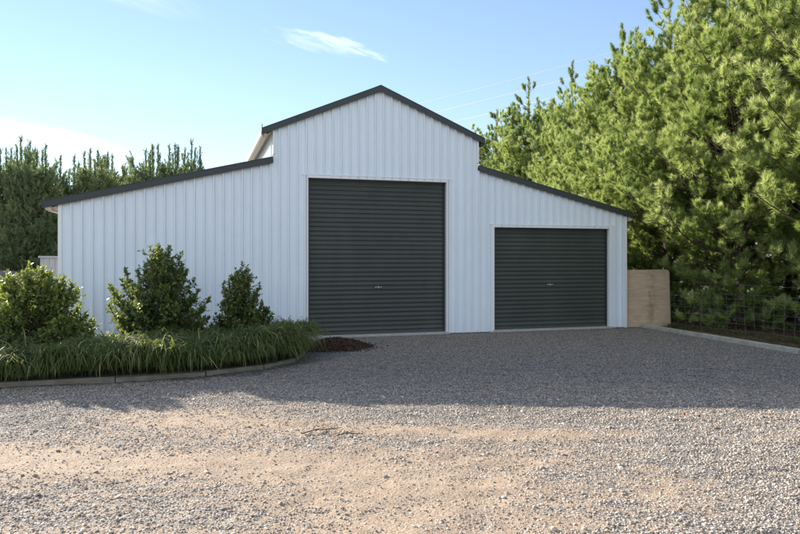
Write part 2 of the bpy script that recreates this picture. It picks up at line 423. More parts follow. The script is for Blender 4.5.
clad('wall', [(TL+.05, TA, 0.01, lambda t: ztop(min(t, TA-E))), (TA, D1[0], 0.01, lambda t: ztop(max(t, TA+E))), (D1[0], D1[1], D1[2], ztop),
              (D1[1], TB, 0.01, ztop)])
clad('wall', [(TB, D2[0], .01, lambda t: ztop(max(t, TB+E))), (D2[0], D2[1], D2[2], ztop), (D2[1], TR-.05, .01, ztop)])
b = MB()
for k in range(-40, 40):
    t = k*.19-.003
    if t < TL+.06 or t > TR-.06: continue
    for z in (.14, 1.05, 1.95, 2.85, 3.75, 4.6, ztop(t)-.10):
        if z > ztop(t)-.08 or any(D[0]-.1 < t < D[1]+.1 and z < D[2]+.08 for D in (D1, D2)): continue
        b.tube([(t, -.0405, z), (t, -.045, z)], .006, 6)
b.build('roofing_screw', M_TRIM, barn)['kind'] = 'stuff'
# corner flashings
b = MB()
b.box(TL-.012, TL+.055, -.034, .05, 0.0, ztop(TL)-.01); b.build('corner_flashing', M_TRIM, barn, bevel=.004)
b = MB(); b.box(TR-.055, TR+.012, -.034, .05, 0.0, ztop(TR)-.01); b.build('corner_flashing', M_TRIM, barn, bevel=.004)
b = MB(); b.box(TA-.012, TA+.03, -.036, .05, ZJ+.17, ZE-.01); b.build('corner_flashing', M_TRIM, barn, bevel=.004)
b = MB(); b.box(TB-.03, TB+.012, -.036, .05, ZJ+.17, ZE-.01); b.build('corner_flashing', M_TRIM, barn, bevel=.004)
# side, clerestory and rear walls
def side(t, sgn, z0, z1):
    b = MB(); p = prof(.05, DEPTH-.05)
    for (a, ya), (c, yc) in zip(p[:-1], p[1:]):
        b.quad((t+sgn*-ya, a, z0), (t+sgn*-yc, c, z0), (t+sgn*-yc, c, z1), (t+sgn*-ya, a, z1))
    b.build('wall', M_WALL, barn)
side(TL, -1, 0, ZO-.02); side(TR, 1, 0, ZO-.02); side(TA, -1, ZJ-.02, ZE-.02); side(TB, 1, ZJ-.02, ZE-.02)
b = MB(); b.prism([(TL+.01, 0), (TR-.01, 0), (TR-.01, ZO-.02), (TB+.001, ZJ-.02), (TB, ZE-.02), (RIDGE, ZR-.02), (TA, ZE-.02), (TA-.001, ZJ-.02), (TL+.01, ZO-.02)], DEPTH-.04, DEPTH)
b.build('wall', M_WALL, barn)
# roofs
def roof(t0, z0, t1, z1):
    b = MB(); s = (z1-z0)/(t1-t0)
    b.prism([(t0, z0+.015), (t1, z1+.015), (t1, z1+.075), (t0, z0+.075)], -.055, DEPTH+.05)
    y = .1
    while y < DEPTH:
        b.prism([(t0+.002, z0+.076), (t1-.002, z1+.076), (t1-.002, z1+.104), (t0+.002, z0+.104)], y-.02, y+.02); y += .19
    b.build('roof', M_ROOF, barn)
sl_l = (ZJ-ZO)/(TA-TL); sl_c = (ZR-ZE)/((TB-TA)/2)
OH = .20
roof(TL-OH, ZO-sl_l*OH, TA-.02, ZJ); roof(TB+.02, ZJ, TR+OH*.6, ZO-sl_l*OH*.6)
roof(TA-OH, ZE-sl_c*OH, RIDGE, ZR); roof(RIDGE, ZR, TB+OH*.6, ZE-sl_c*OH*.6)
b = MB(); b.prism([(RIDGE-.16, ZR-.16*sl_c+.112), (RIDGE, ZR+.112), (RIDGE+.16, ZR-.16*sl_c+.112), (RIDGE+.16, ZR-.16*sl_c+.122), (RIDGE, ZR+.126), (RIDGE-.16, ZR-.16*sl_c+.122)], -.05, DEPTH+.04)
b.build('ridge_cap', M_ROOF, barn)
# barge boards
def barge(pts, hb=.0, ht=.125):
    b = MB()
    lo = [(t, z-hb) for t, z in pts]; hi = [(t, z+ht) for t, z in reversed(pts)]
    b.prism(lo+hi, -.075, -.058)
    # folded lip along the lower and upper edges
    for (t0, z0), (t1, z1) in zip(pts[:-1], pts[1:]):
        b.prism([(t0, z0-hb-.006), (t1, z1-hb-.006), (t1, z1-hb+.010), (t0, z0-hb+.010)], -.083, -.0755)
        b.prism([(t0, z0+ht+.001), (t1, z1+ht+.001), (t1, z1+ht+.012), (t0, z0+ht+.012)], -.083, .03)
    if pts[0][1] < pts[1][1]:
        t, z = pts[0]; b.box(t-.018, t-.001, -.08, -.05, z-.005, z+ht+.085)
    b.build('barge_board', M_DARK, barn)
barge([(TL-OH-.06, ZO-sl_l*(OH+.06)-.02), (TA-.014, ZJ-.02)])
barge([(TB+.014, ZJ-.02), (TR+OH*.6+.03, ZO-sl_l*(OH*.6+.03)-.02)])
barge([(TA-OH-.03, ZE-sl_c*(OH+.03)-.02), (RIDGE, ZR-.02), (TB+OH*.6+.03, ZE-sl_c*(OH*.6+.03)-.02)])
# gutters
def gutter(t, z, sgn, mat, w_=.12):
    b = MB()
    pr = [(0, 0), (w_*.75, 0), (w_, .03), (w_, .115), (w_-.006, .115), (w_-.006, .034), (w_*.75-.003, .006), (.006, .006), (.006, .115), (0, .115)]
    pts = [(t+sgn*x, z+y) for x, y in pr]
    if sgn < 0: pts = pts[::-1]
    b.prism(pts, -.03, DEPTH)
    b.prism([(t+sgn*.004, z+.004), (t+sgn*(w_-.01), z+.03), (t+sgn*(w_-.004), z+.11), (t+sgn*.004, z+.11)], -.052, -.031)
    b.build('gutter', mat, barn)
gutter(TL-OH+.08, ZO-sl_l*OH-.085, -1, M_CREAM); gutter(TR+OH*.6-.08, ZO-sl_l*OH-.085, 1, M_CREAM)
gutter(TA-OH+.06, ZE-sl_c*OH-.075, -1, M_CREAM); gutter(TB+OH*.6-.07, ZE-sl_c*OH*.6-.075, 1, M_DARK, .10)
b = MB(); b.prism([(TA-.02, ZE-.035), (TA-OH+.05, ZE-sl_c*OH-.03), (TA-OH+.05, ZE-sl_c*OH-.045), (TA-.02, ZE-.05)], -.03, DEPTH)
b.build('soffit', M_CREAM, barn)
b = MB(); b.prism([(TL-.02, ZO-.035), (TL-OH+.07, ZO-sl_l*OH-.03), (TL-OH+.07, ZO-sl_l*OH-.045), (TL-.02, ZO-.05)], -.03, DEPTH)
b.build('soffit', M_CREAM, barn)
# roller doors with frames
def roller(D, lab, hx, hz):
    t0, t1, zt = D
    b = MB()
    b.box(t0-.085, t0-.002, -.040, .09, 0.0, zt+.06); b.box(t1+.002, t1+.085, -.040, .09, 0.0, zt+.06)
    b.box(t0-.001, t1+.001, -.040, .09, zt, zt+.06)
    b.box(t0-.13, t1+.13, -.047, -.030, zt+.061, zt+.075)
    b.build('door_frame', M_TRIM, barn, bevel=.004)
    b = MB(); b.box(t0-.05, t1+.05, -.10, .25, -.06, .042); b.build('door_sill', M_CONC, barn, bevel=.006)
    d = MB(); z = .095; yb = .10; pitch = .099
    row = [(z, 0)]
    while z+pitch < zt+.12:
        for dz, y in ((.012, 0), (.024, -.010), (.040, -.017), (.060, -.017), (.076, -.010), (.088, 0)):
            row.append((z+dz, y))
        z += pitch
    row.append((zt+.15, 0))
    for (za, ya), (zc, yc) in zip(row[:-1], row[1:]):
        d.quad((t0-.02, yb+ya, za), (t1+.02, yb+ya, za), (t1+.02, yb+yc, zc), (t0-.02, yb+yc, zc))
    door = d.build('roller_door', M_DOOR, barn); door['label'] = lab
    b = MB(); b.box(t0+.01, t1-.01, yb-.03, yb+.012, .043, .10); b.build('bottom_rail', M_DOOR, door, bevel=.006)
    for x in (t0+.002, t1-.037):
        b = MB(); b.box(x, x+.035, .045, .075, .043, zt-.002); b.build('guide_rail', M_DARK, door)
    h = MB(); h.tube([(hx, yb-.018, hz), (hx, yb-.040, hz)], .024, 14); h.tube([(hx, yb-.0405, hz), (hx, yb-.052, hz)], .014, 10)
    hd = MB(); hd.box(hx-.12, hx+.10, yb-.022, yb-.012, hz-.022, hz+.022); hd.build('lock_plate', M_DARK, door, bevel=.003)
    h.box(hx-.075, hx-.035, yb-.034, yb-.017, hz-.012, hz+.012); h.box(hx+.045, hx+.075, yb-.034, yb-.017, hz-.012, hz+.012)
    h.build('handle', M_STEEL, door)
roller(D1, 'tall dark green roller door in the centre gable', -.48, 1.07)
roller(D2, 'low wide dark green roller door in the right lean-to', 3.78, 1.08)
b = MB(); b.box(TL+.07, TR-.07, .2, DEPTH-.1, -.02, .012); b.build('floor_slab', M_CONC, barn)

# ------------------------------------------------------------------ plywood sheets beside the barn
mp = NT('plywood'); v = mp.coord(scale=(.8, 1, 5)); gn = mp.noise(v, 3.5, 6, .65).outputs[0]
wv = mp.n('ShaderNodeTexWave', Vector=mp.coord(scale=(.35, 1, 1)), Scale=7.0, Distortion=6.0, Detail=4.0, _wave_type='BANDS', _bands_direction='Z').outputs['Fac']
c = mp.mix(mp.ramp(gn, [(.3, 0), (.7, 1)]).outputs[0], (.40, .29, .19), (.60, .47, .33))
c = mp.mix(mp.math('MULTIPLY', wv, .22), c, (.33, .20, .11))
sx = mp.n('ShaderNodeSeparateXYZ', Vector=mp.coord()).outputs[0]
band = mp.math('EXPONENT', mp.math('MULTIPLY', mp.math('POWER', mp.math('ABSOLUTE', mp.math('DIVIDE', mp.math('SUBTRACT', sx, .66), .10)), 2.0), -1.0))
blot = mp.ramp(mp.noise(mp.coord(), 7, 5, .6).outputs[0], [(.40, 0), (.62, 1)]).outputs[0]
c = mp.mix(mp.math('MULTIPLY', mp.math('MULTIPLY', band, blot), .7), c, (.22, .13, .075))
c = mp.mix(mp.math('MULTIPLY', mp.ramp(mp.noise(mp.coord(), 2.3, 4).outputs[0], [(.45, 0), (.75, 1)]).outputs[0], .35), c, (.62, .50, .34))
mp.surf(Base__Color=c, Roughness=.7, Normal=mp.bump(gn, .2, .003), Specular__IOR__Level=.3)
def sheet(lx, ly, wd, ht, rz, tilt, lab, clip=.12):
    x, y = L2W(lx, ly)
    b = MB(); pl = [(0, 0), (wd-.01, 0), (wd, .02), (wd, ht-clip)]
    for k in range(1, 6):
        a = k/6*math.pi/2; pl.append((wd-clip*.85*(1-math.cos(a)), ht-clip+clip*math.sin(a)))
    pl += [(wd-clip*.85, ht), (0, ht-.01)]
    b.prism(pl, 0, .018)
    o = b.build('plywood_sheet', mp.m, bevel=.002); o.location = (x, y, .0); o.rotation_euler = (-tilt, 0, rz)
    tag(o, lab, 'plywood')
sheet(5.88, .02, 1.14, 1.43, 0.10, R(3.0), 'stained plywood sheet with rounded corner, front of the two standing beside the barn', .085)
sheet(5.95, .10, 1.14, 1.40, 0.10, R(3.0), 'plywood sheet mostly hidden behind the stained front sheet, only its right edge showing', .07)

# ------------------------------------------------------------------ timber kerb on the right
kb = empty('timber_kerb', (*L2W(6.2, -.2), 0)); tag(kb, 'low mossy timber kerb between the gravel and the wire fence', 'kerb')
ka, kc = Vector((*L2W(6.28, .5), 0)), Vector((*L2W(6.0, -4.9), 0)); kd = kc-ka
for i in range(4):
    p = ka+kd*(i/2); q = ka+kd*((i+1)/2-.006)
    d = (q-p).normalized(); s = Vector((-d.y, d.x, 0))*.055
    b = MB(); z0, z1 = -.05, .085+.006*(i % 2)
    P4 = [p-s, q-s, q+s, p+s]
    b.add([(a.x, a.y, z) for z in (z0, z1) for a in P4], [(0, 3, 2, 1), (4, 5, 6, 7), (0, 1, 5, 4), (1, 2, 6, 5), (2, 3, 7, 6), (3, 0, 4, 7)])
    o = b.build('board', M_KERB, kb, bevel=.012); o.matrix_parent_inverse = kb.matrix_world.inverted(); o.location = -kb.location if False else (0, 0, 0)
kb.location = (*L2W(6.2, -.2), 0)
for o in kb.children:
    for vv in o.data.vertices: vv.co.x -= kb.location.x; vv.co.y -= kb.location.y
    o.matrix_parent_inverse.identity()

# ------------------------------------------------------------------ wire fence
fn = empty('wire_fence', (*L2W(6.85, -.4), 0)); tag(fn, 'thin galvanised netting farm fence in front of the right pines', 'fence')
fo = Vector(fn.location)
fa = Vector((*L2W(6.9, .9), 0)); fb = Vector((*L2W(7.35, -3.9), 0)); fdir = (fb-fa).normalized(); flen = 9.5
wires = [.10, .24, .38, .52, .66, .80, .90, 1.12]
def fpt(s, z): p = fa+fdir*s-fo; return (p.x+.012*math.sin(s*2.3+z*5), p.y, z+.010*math.sin(s*1.7+z*9))
for z in wires:
    b = MB(); b.tube([fpt(s*.3, z) for s in range(int(flen/.3)+1)], .0017, 4); b.build('line_wire', M_WIRE, fn)
s = .15
while s < flen:
    b = MB(); b.tube([fpt(s, z) for z in wires[:-1]], .0015, 4); b.build('stay_wire', M_WIRE, fn); s += .24
for s in (.3, 6.6, 9.3):
    b = MB(); b.tube([fpt(s, -.2), fpt(s, 1.2)], [.028, .024], 6); b.build('post', M_BARK, fn)

# ------------------------------------------------------------------ pine trees
def tufts(P, D, L, n, nl, wd, a0=62, a1=22, r=rng, tintc=.5, up=.12):
    N = len(P); D = unit(D)
    s = r.random((N, n))**.8
    base = P[:, None]+D[:, None]*(L[:, None, None]*s[..., None])
    q = unit(np.cross(D, np.array([.3, .9, .2])+r.normal(0, .1, (N, 3)))); w2 = np.cross(D, q)
    az = r.uniform(0, 2*math.pi, (N, n)); an = np.radians(a0+(a1-a0)*s+r.normal(0, 9, (N, n)))
    nd = D[:, None]*np.cos(an)[..., None]+(q[:, None]*np.cos(az)[..., None]+w2[:, None]*np.sin(az)[..., None])*np.sin(an)[..., None]
    nd[..., 2] += up; nd = unit(nd)
    ln = nl*r.uniform(.7, 1.15, (N, n))[..., None]
    tip = base+nd*ln
    sd = unit(np.cross(nd, r.normal(0, 1, (N, n, 3))))*wd/2
    V = np.stack([base-sd, base+sd, tip], 2).reshape(-1, 3)
    F = np.arange(len(V)).reshape(-1, 3)
    tt = np.clip(tintc, 0, 1) if np.isscalar(tintc) else tintc[:, None]
    t = tt+r.normal(0, .07, (N, n))
    T = np.stack([t-.10, t-.10, t+.16], 2).reshape(-1)
    return V, F, np.clip(T, 0, 1)

def pine_meshes(name, H, rad, base=.3, whorl=.34, nbr=6, twigs=11, tpt=3, n=30, nl=.13, wd=.010, shoot=.20, seed=0, spires=None, leader=1.3, mat=None, rprof=None, trf=.011, tlen=1.0, rise=(8, 40), colstep=.075, ang=(62, 22), puff=False):
    r = np.random.default_rng(seed)
    wood = MB(); P, D, L, TT = [], [], [], []; NL0 = []
    lean = r.normal(0, .012, 2)
    def ax(h): return np.array([lean[0]*h+.06*math.sin(h*.9+seed), lean[1]*h+.06*math.cos(h*.7+seed), h])
    wood.tube([tuple(ax(h)) for h in np.linspace(-.1, H, 12)], [trf*(H*1.05-h)*1.3+.012 for h in np.linspace(0, H, 12)], 7)
    prof_ = rprof or [(0, .75), (.12, .95), (.35, 1.0), (.6, .82), (.8, .52), (.93, .22), (1, .06)]
    xs, ys = zip(*prof_)
    h = base; ph = r.uniform(0, 6)
    Hc = H-leader
    lump = r.uniform(0, 6, 6)
    while h < Hc:
        for k in range(nbr):
            a = ph+k*2*math.pi/nbr+r.normal(0, .22)
            lum = 1+.16*math.sin(2*a+lump[0]+h*.8)+.12*math.sin(3*a+lump[1]-h*1.7)+.10*math.sin(5*a+lump[2]+h*2.6)
            ln = rad*np.interp(h/H, xs, ys)*lum*r.uniform(.72, 1.12)
            if ln < .25: ln = .25
            e0 = R(rise[0]+25*h/H-14*math.exp(-h/.8)+r.normal(0, 6)); e1 = R((rise[1]+28*h/H)*(1-.9*math.exp(-h/.7))+r.normal(0, 8))
            p = ax(h+r.uniform(-.15, .15)); pts = [p]
            S = 6; aa = a
            for j in range(S):
                e = e0+(e1-e0)*(j/S)**1.5; aa += r.normal(0, .07)
                p = p+np.array([math.cos(aa)*math.cos(e), math.sin(aa)*math.cos(e), math.sin(e)])*ln/S; pts.append(p)
            pts = np.array(pts)
            wood.tube([tuple(q) for q in pts], list(np.linspace(.012+.009*ln, .006, S+1)), 4, False)
            tint_b = .42+r.normal(0, .10)
            nt = max(4, int(twigs*ln/rad))
            for j in range(nt):
                s = .30+.70*(j+r.random())/nt
                if j == nt-1: s = 1.0
                f = s*S; i = min(int(f), S-1); q = pts[i]+(pts[i+1]-pts[i])*(f-i)
                bd = unit(pts[i+1]-pts[i])
                if s >= 1: td = bd+np.array([0, 0, .4])
                else:
                    sd = unit(np.cross(bd, [0, 0, 1.]))*(1 if r.random() < .5 else -1)
                    td = bd*.6+sd*r.uniform(.3, 1.0)+np.array([0, 0, r.uniform(.0, .75)])
                td = unit(td); tl = r.uniform(.22, .58)*tlen*(1.15-.45*s)
                tpt_ = tpt
                for m_ in range(tpt):
                    ss = (m_+1)/tpt
                    if puff: ss = .45 if m_ == 0 else r.uniform(.82, 1.0)
                    pp = q+td*tl*ss
                    dd = td*(1 if not puff or m_ == 1 else .6)+r.normal(0, .55 if puff else .28, 3)+np.array([0, 0, .65 if puff else .25])
                    P.append(pp); D.append(dd); L.append(shoot*r.uniform(.6, 1.2)); 
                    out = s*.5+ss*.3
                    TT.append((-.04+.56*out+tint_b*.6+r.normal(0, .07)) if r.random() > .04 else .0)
                if r.random() < .4: wood.tube([tuple(q), tuple(q+td*tl)], [.007, .004], 3, False)
        ph += 1.1; h += whorl*r.uniform(.8, 1.2)
    NL0.append(len(P))
    # leading shoots
    def lead(p0, hh, cand, sc=1.0):
        top = p0+np.array([r.normal(0, .05), r.normal(0, .05), hh])
        wood.tube([tuple(p0), tuple(top)], [.022*sc, .008], 5, False)
        z = .5 if puff else .15
        while z < 1:
            q = p0+(top-p0)*z
            P.append(q); D.append(np.array([r.normal(0, .15), r.normal(0, .15), 1])); L.append(shoot*1.1); TT.append(.35)
            P.append(q+r.normal(0, .03, 3)); D.append(np.array([r.normal(0, .3), r.normal(0, .3), 1])); L.append(shoot*1.1); TT.append(.4)
            z += colstep/hh
        for lv in np.linspace(.12, .72, max(1, int(cand/3))):
            for k in range(3 if cand > 3 else cand):
                a = r.uniform(0, 6.28); q = p0+(top-p0)*(lv+r.uniform(-.06, .06)); bl = hh*r.uniform(.26, .46)*(1.15-lv)
                prev = q
                for j in range(1, 5):
                    e = R((8 if puff else 25)+j*13); nx = prev+np.array([math.cos(a)*math.cos(e), math.sin(a)*math.cos(e), math.sin(e)])*bl/4
                    wood.tube([tuple(prev), tuple(nx)], [.010, .007], 3, False)
                    for _ in range(0 if (puff and j < 3) else (4 if puff else 2)):
                        P.append(nx+r.normal(0, .02, 3)); D.append(nx-prev+r.normal(0, .02, 3)+np.array([0, 0, .03])); L.append(shoot); TT.append(.4+r.normal(0, .08))
                    prev = nx
    nsp = spires or [(0, 0, leader+.5, 9)]
    for dx, dy, hh, cand in nsp:
        rr = math.hypot(dx, dy)
        lead(ax(Hc)+np.array([dx, dy, -.25-rr*.55]), hh, cand)
    P, D, L, TT = np.array(P), np.array(D), np.array(L), np.array(TT)
    nla = np.full(len(P), nl); nla[NL0[0]:] *= (.95 if puff else .62)
    V, F, T = tufts(P, D, L, n, nla[:, None, None], wd, ang[0], ang[1], r=r, tintc=TT)
    me = np_mesh('crown', V, F, mat, {'tint': T})
    tm = bpy.data.meshes.new('trunk'); tm.from_pydata(wood.v, [], wood.f); tm.update(); tm.materials.append(M_BARK); tm.shade_smooth()
    return me, tm
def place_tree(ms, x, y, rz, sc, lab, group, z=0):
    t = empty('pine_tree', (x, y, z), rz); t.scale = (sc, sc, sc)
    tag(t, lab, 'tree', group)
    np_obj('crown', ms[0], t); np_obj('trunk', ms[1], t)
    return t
NP = dict(mat=M_PINE, base=.12, whorl=.28, nbr=8, twigs=11, tpt=5, n=52, wd=.0115, nl=.15, shoot=.15, colstep=.12, ang=(66, 14), puff=True, tlen=1.35, rprof=[(0, .28), (.10, .38), (.16, .82), (.21, 1.0), (.35, 1.0), (.6, .85), (.8, .58), (.93, .26), (1, .06)])
near = [pine_meshes('a', 9.2, 2.65, seed=1, spires=[(0, 0, 2.8, 12), (.9, .3, 2.0, 6), (-.7, -.7, 1.8, 6)], **NP),
        pine_meshes('b', 9.0, 2.75, seed=2, spires=[(0, 0, 2.4, 9), (-.9, .6, 2.1, 6)], **NP),
        pine_meshes('c', 9.4, 2.6, seed=3, spires=[(0, 0, 3.1, 15), (.6, -.9, 2.3, 6), (.4, .9, 1.7, 3)], **NP)]
RG = 'pines in the shelterbelt to the right of the barn'
spots = [  # lx, ly, scale, variant, label
 (10.2, -8.6, 1.02, 1, 'sunlit pine nearest the camera, cut by the right edge of the photo'),
 (9.6, -6.0, 1.05, 2, 'second pine from the right edge, rising behind the wire fence'),
 (8.95, -3.6, 1.03, 0, 'broad bright green pine behind the right part of the wire fence'),
 (8.35, -1.0, .98, 1, 'pine behind the left part of the wire fence, right of the plywood'),
 (8.2, 1.5, .90, 2, 'pine rising straight above the plywood sheets'),
 (8.5, 4.0, .86, 0, 'pine over the low end of the right lean-to roof with a forked leader'),
 (9.5, 6.4, .86, 1, 'pine over the middle of the right lean-to roof'),
 (9.5, 9.0, .86, 2, 'pine behind the right lean-to roof with a thin separate top shoot'),
 (9.4, 11.8, .90, 0, 'pine left of the thin shoot, its leader against the sky'),
 (9.2, 14.8, .88, 1, 'last visible pine of the right row, beside the barn gable end'),
 (11.8, 2.8, .96, 0, 'taller pine in the second rank above the lean-to end'),
 (12.2, -2.4, 1.12, 2, 'tall pine in the second rank behind the fence pines'),
 (11.2, .2, 1.0, 0, 'pine in the second rank, its top behind the tree above the plywood'),
 (11.4, -5.0, 1.06, 1, 'pine in the second rank near the right edge of the photo'),
 (11.0, 5.6, .86, 2, 'pine in the second rank over the right lean-to roof'),
 (12.0, 10.5, .80, 1, 'dim pine in the second rank behind the far trees'),
]
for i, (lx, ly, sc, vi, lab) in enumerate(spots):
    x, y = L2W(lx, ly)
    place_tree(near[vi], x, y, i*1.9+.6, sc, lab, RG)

lp = [(0, .85), (.15, 1.0), (.4, 1.05), (.65, 1.0), (.80, .9), (.9, .6), (1, .3)]
def sp(seed, k):
    r = np.random.default_rng(seed); o = []
    for i in range(k):
        a = r.uniform(0, 6.28); q = r.uniform(.5, 1.9); o.append((q*math.cos(a), q*math.sin(a), r.uniform(2.6, 4.2), 1 if i % 4 else 3))
    o.append((0, 0, 3.0, 6)); return o
farm = [pine_meshes('d', 8.6, 2.4, seed=s, spires=sp(s, 8), mat=M_PINEF, whorl=.32, nbr=8, twigs=15, tpt=3, n=13, nl=.19, wd=.045, shoot=.26, leader=1.4, rprof=lp, tlen=1.3, rise=(15, 60)) for s in (5, 6)]
LG = 'pines in the far row to the left behind the barn'
ll = ['far pine at the left edge of the photo', 'second far pine from the left edge', 'far pine left of the lean-to gutter end', 'small lower far pine in the dip of the left tree line', 'far pine above the lean-to gutter end',
      'rightmost far pine, with the tallest shoots over the left lean-to roof', 'far pine beyond the left edge of the view',
      'far pine in the back rank behind the left edge trees', 'far pine in the back rank above the gutter end']
ls = [(-21.5, 35.5, .75), (-18.9, 34.5, .74), (-16.1, 36, .74), (-17.7, 36.8, .66), (-13.6, 36.5, .78), (-12.1, 37, .77), (-24.5, 35, .84), (-21, 38.5, .78), (-17, 39, .76)]
for i, (x, y, sc) in enumerate(ls):
    place_tree(farm[i % 2], x, y, i*2.3+.4, sc, ll[i], LG)

# ------------------------------------------------------------------ bank and small shed behind the left shrubs
bx = np.linspace(-30, -9.5, 60); by = np.linspace(0, 1, 9)
Vb, Fb = [], []
for i, x in enumerate(bx):
    for j, s in enumerate(by):
        hgt = math.sin(s*math.pi)**.7*1.15*(1-math.exp(-(x+9.5)**2/3)) if 0 < s < 1 else -.05
        Vb.append((x, 25+s*5+.4*math.sin(x), hgt*(1+.25*(float(vnoise(x*1.1, s*4))-.5))))
for i in range(59):
    for j in range(8): a = i*9+j; Fb.append((a, a+9, a+10, a+1))
b = MB(); b.v = Vb; b.f = Fb; tag(b.build('bank', M_BANK, smooth=True), kind='structure')
sh = empty('metal_shed', (-11.6, 21.6, 0), .25); tag(sh, 'small light grey ribbed metal shed with flat capping, behind the left corner of the barn', 'shed')
b = MB(); xx = 0
while xx < 2.6:
    b.quad((xx, 0, 0), (xx+.10, 0, 0), (xx+.10, 0, 1.72), (xx, 0, 1.72))
    b.quad((xx+.10, 0, 0), (xx+.12, -.02, 0), (xx+.12, -.02, 1.72), (xx+.10, 0, 1.72))
    b.quad((xx+.12, -.02, 0), (xx+.15, -.02, 0), (xx+.15, -.02, 1.72), (xx+.12, -.02, 1.72))
    b.quad((xx+.15, -.02, 0), (xx+.17, 0, 0), (xx+.17, 0, 1.72), (xx+.15, -.02, 1.72)); xx += .17
b.box(0, xx, .01, 2.2, 0, 1.71); b.build('wall', M_STEEL, sh)
b = MB(); b.box(-.05, xx+.05, -.06, 2.26, 1.722, 1.78); b.build('roof', M_STEEL, sh, bevel=.006)

# ------------------------------------------------------------------ planting bed with edging
edge_l = [(-10.5, -4.25), (-8.6, -4.22), (-7.0, -4.2), (-5.4, -4.18), (-4.2, -4.05), (-3.35, -3.72), (-2.8, -3.15), (-2.52, -2.3), (-2.62, -1.3), (-2.75, -.35)]
poly = [L2W(*p) for p in edge_l]
b = MB(); inner = [L2W(-10.5, -.12), L2W(-2.5, -.12)]
pp = [(x, y) for x, y in poly]+[inner[1], inner[0]]
n = len(pp); b.add([(x, y, .07) for x, y in pp]+[(x, y, -.05) for x, y in pp], [tuple(range(n))]+[(i, i+n, (i+1) % n+n, (i+1) % n) for i in range(n)])
tag(b.build('planting_bed', M_SOIL), kind='structure')
eg = empty('garden_edging', (*L2W(-5.4, -4.18), 0)); tag(eg, 'weathered timber edging boards around the planting bed', 'edging')
for i in range(len(poly)-1):
    p, q = Vector((*poly[i], 0)), Vector((*poly[i+1], 0)); d = (q-p).normalized(); s = Vector((d.y, -d.x, 0))
    q = q-d*.008; b = MB(); z1 = .065+random.uniform(-.012, .012)
    P4 = [p+s*.055, q+s*.055, q, p]
    b.add([(a.x-eg.location.x, a.y-eg.location.y, z) for z in (-.06, z1) for a in P4], [(0, 3, 2, 1), (4, 5, 6, 7), (0, 1, 5, 4), (1, 2, 6, 5), (2, 3, 7, 6), (3, 0, 4, 7)])
    b.build('board', M_TIMBER, eg, bevel=.008)

# strap leaves
def blades(C, n, L, wd, spread, r, droop=1.0, seg=5, lean=None):
    N = len(C); M_ = N*n
    base = np.repeat(C, n, 0)+np.stack([r.normal(0, spread, M_), r.normal(0, spread, M_), np.zeros(M_)], -1)
    az = r.uniform(0, 2*math.pi, M_)
    hd = np.stack([np.cos(az), np.sin(az)], -1)
    if lean is not None: hd = hd+lean; hd = hd/np.linalg.norm(hd, axis=1, keepdims=True)
    ln = L*r.uniform(.6, 1.2, M_)
    e = r.uniform(R(50), R(88), M_); p = base.copy(); rows = []
    emin = np.radians(r.uniform(-84, -35, M_)); sd = np.stack([-hd[:, 1], hd[:, 0], r.normal(0, .2, M_)], -1)
    dr = droop*r.uniform(.6, 1.3, M_)
    ws = [.6, 1, 1, .8, .5, .05]
    for j in range(seg+1):
        rows.append(p-sd*wd/2*ws[j]); rows.append(p+sd*wd/2*ws[j])
        st_ = ln/seg
        p = p+np.stack([hd[:, 0]*np.cos(e)*st_, hd[:, 1]*np.cos(e)*st_, np.sin(e)*st_], -1)
        e = e-dr*R(30)*(.6+.3*j)
        e = np.maximum(e, emin)
    V = np.stack(rows, 1).reshape(-1, 3)
    k = 2*(seg+1)
    f = np.array([(2*j, 2*j+1, 2*j+3, 2*j+2) for j in range(seg)])
    F = (f[None]+(np.arange(M_)*k)[:, None, None]).reshape(-1, 4)
    t = r.beta(2.4, 2.6, M_)*.8+.05
    t[r.random(M_) < .08] = 1.15
    T = np.repeat(t, k)+np.tile(np.repeat(np.linspace(-.1, .15, seg+1), 2), M_)
    V[:, 2] = np.maximum(V[:, 2], .012)
    return V, F, T
r = np.random.default_rng(21)
cs = []
def along(pl, step):
    out = []
    for (x0, y0), (x1, y1) in zip(pl[:-1], pl[1:]):
        d = math.hypot(x1-x0, y1-y0); k = max(1, int(d/step))
        for i in range(k): out.append((x0+(x1-x0)*i/k, y0+(y1-y0)*i/k, -(y1-y0)/d, (x1-x0)/d))
    return out
for off, step in ((.10, .34), (.46, .36), (.80, .38), (1.10, .40)):
    for x, y, nx, ny in along([L2W(*p) for p in edge_l[:-1]], step):
        # normal pointing into the bed
        cs.append((x+nx*off+r.normal(0, .04), y+ny*off+r.normal(0, .04), .17))
C = np.array(cs); clx, cly = W2L(C[:, 0], C[:, 1])
C = C[(cly < -.6)]
V, F, T = blades(C, 300, .62, .014, .12, r, 1.3)
C2 = np.array([(x+nx*.05+r.normal(0, .05), y+ny*.05+r.normal(0, .03), r.uniform(.10, .34)) for x, y, nx, ny in along([L2W(*p) for p in edge_l[:-1]], .09)])
dens2 = vnoise(C2[:, 0]*2.4+4, C2[:, 1]*2.4) > .28
V2, F2, T2 = blades(C2[dens2], 85, .46, .014, .05, r, 1.5, lean=np.array([.15, -.45]))
F = np.concatenate([F, F2+len(V)]); V = np.concatenate([V, V2]); T = np.concatenate([T, T2])
V[:, 2] *= .86+.42*vnoise(V[:, 0]*2.6, V[:, 1]*2.6)
tag(np_obj('border_grass', np_mesh('border_grass', V, F, M_BLADE, {'tint': T}, True)), 'dense strappy green border plants arching over the timber edging', 'border plants', kind='stuff')

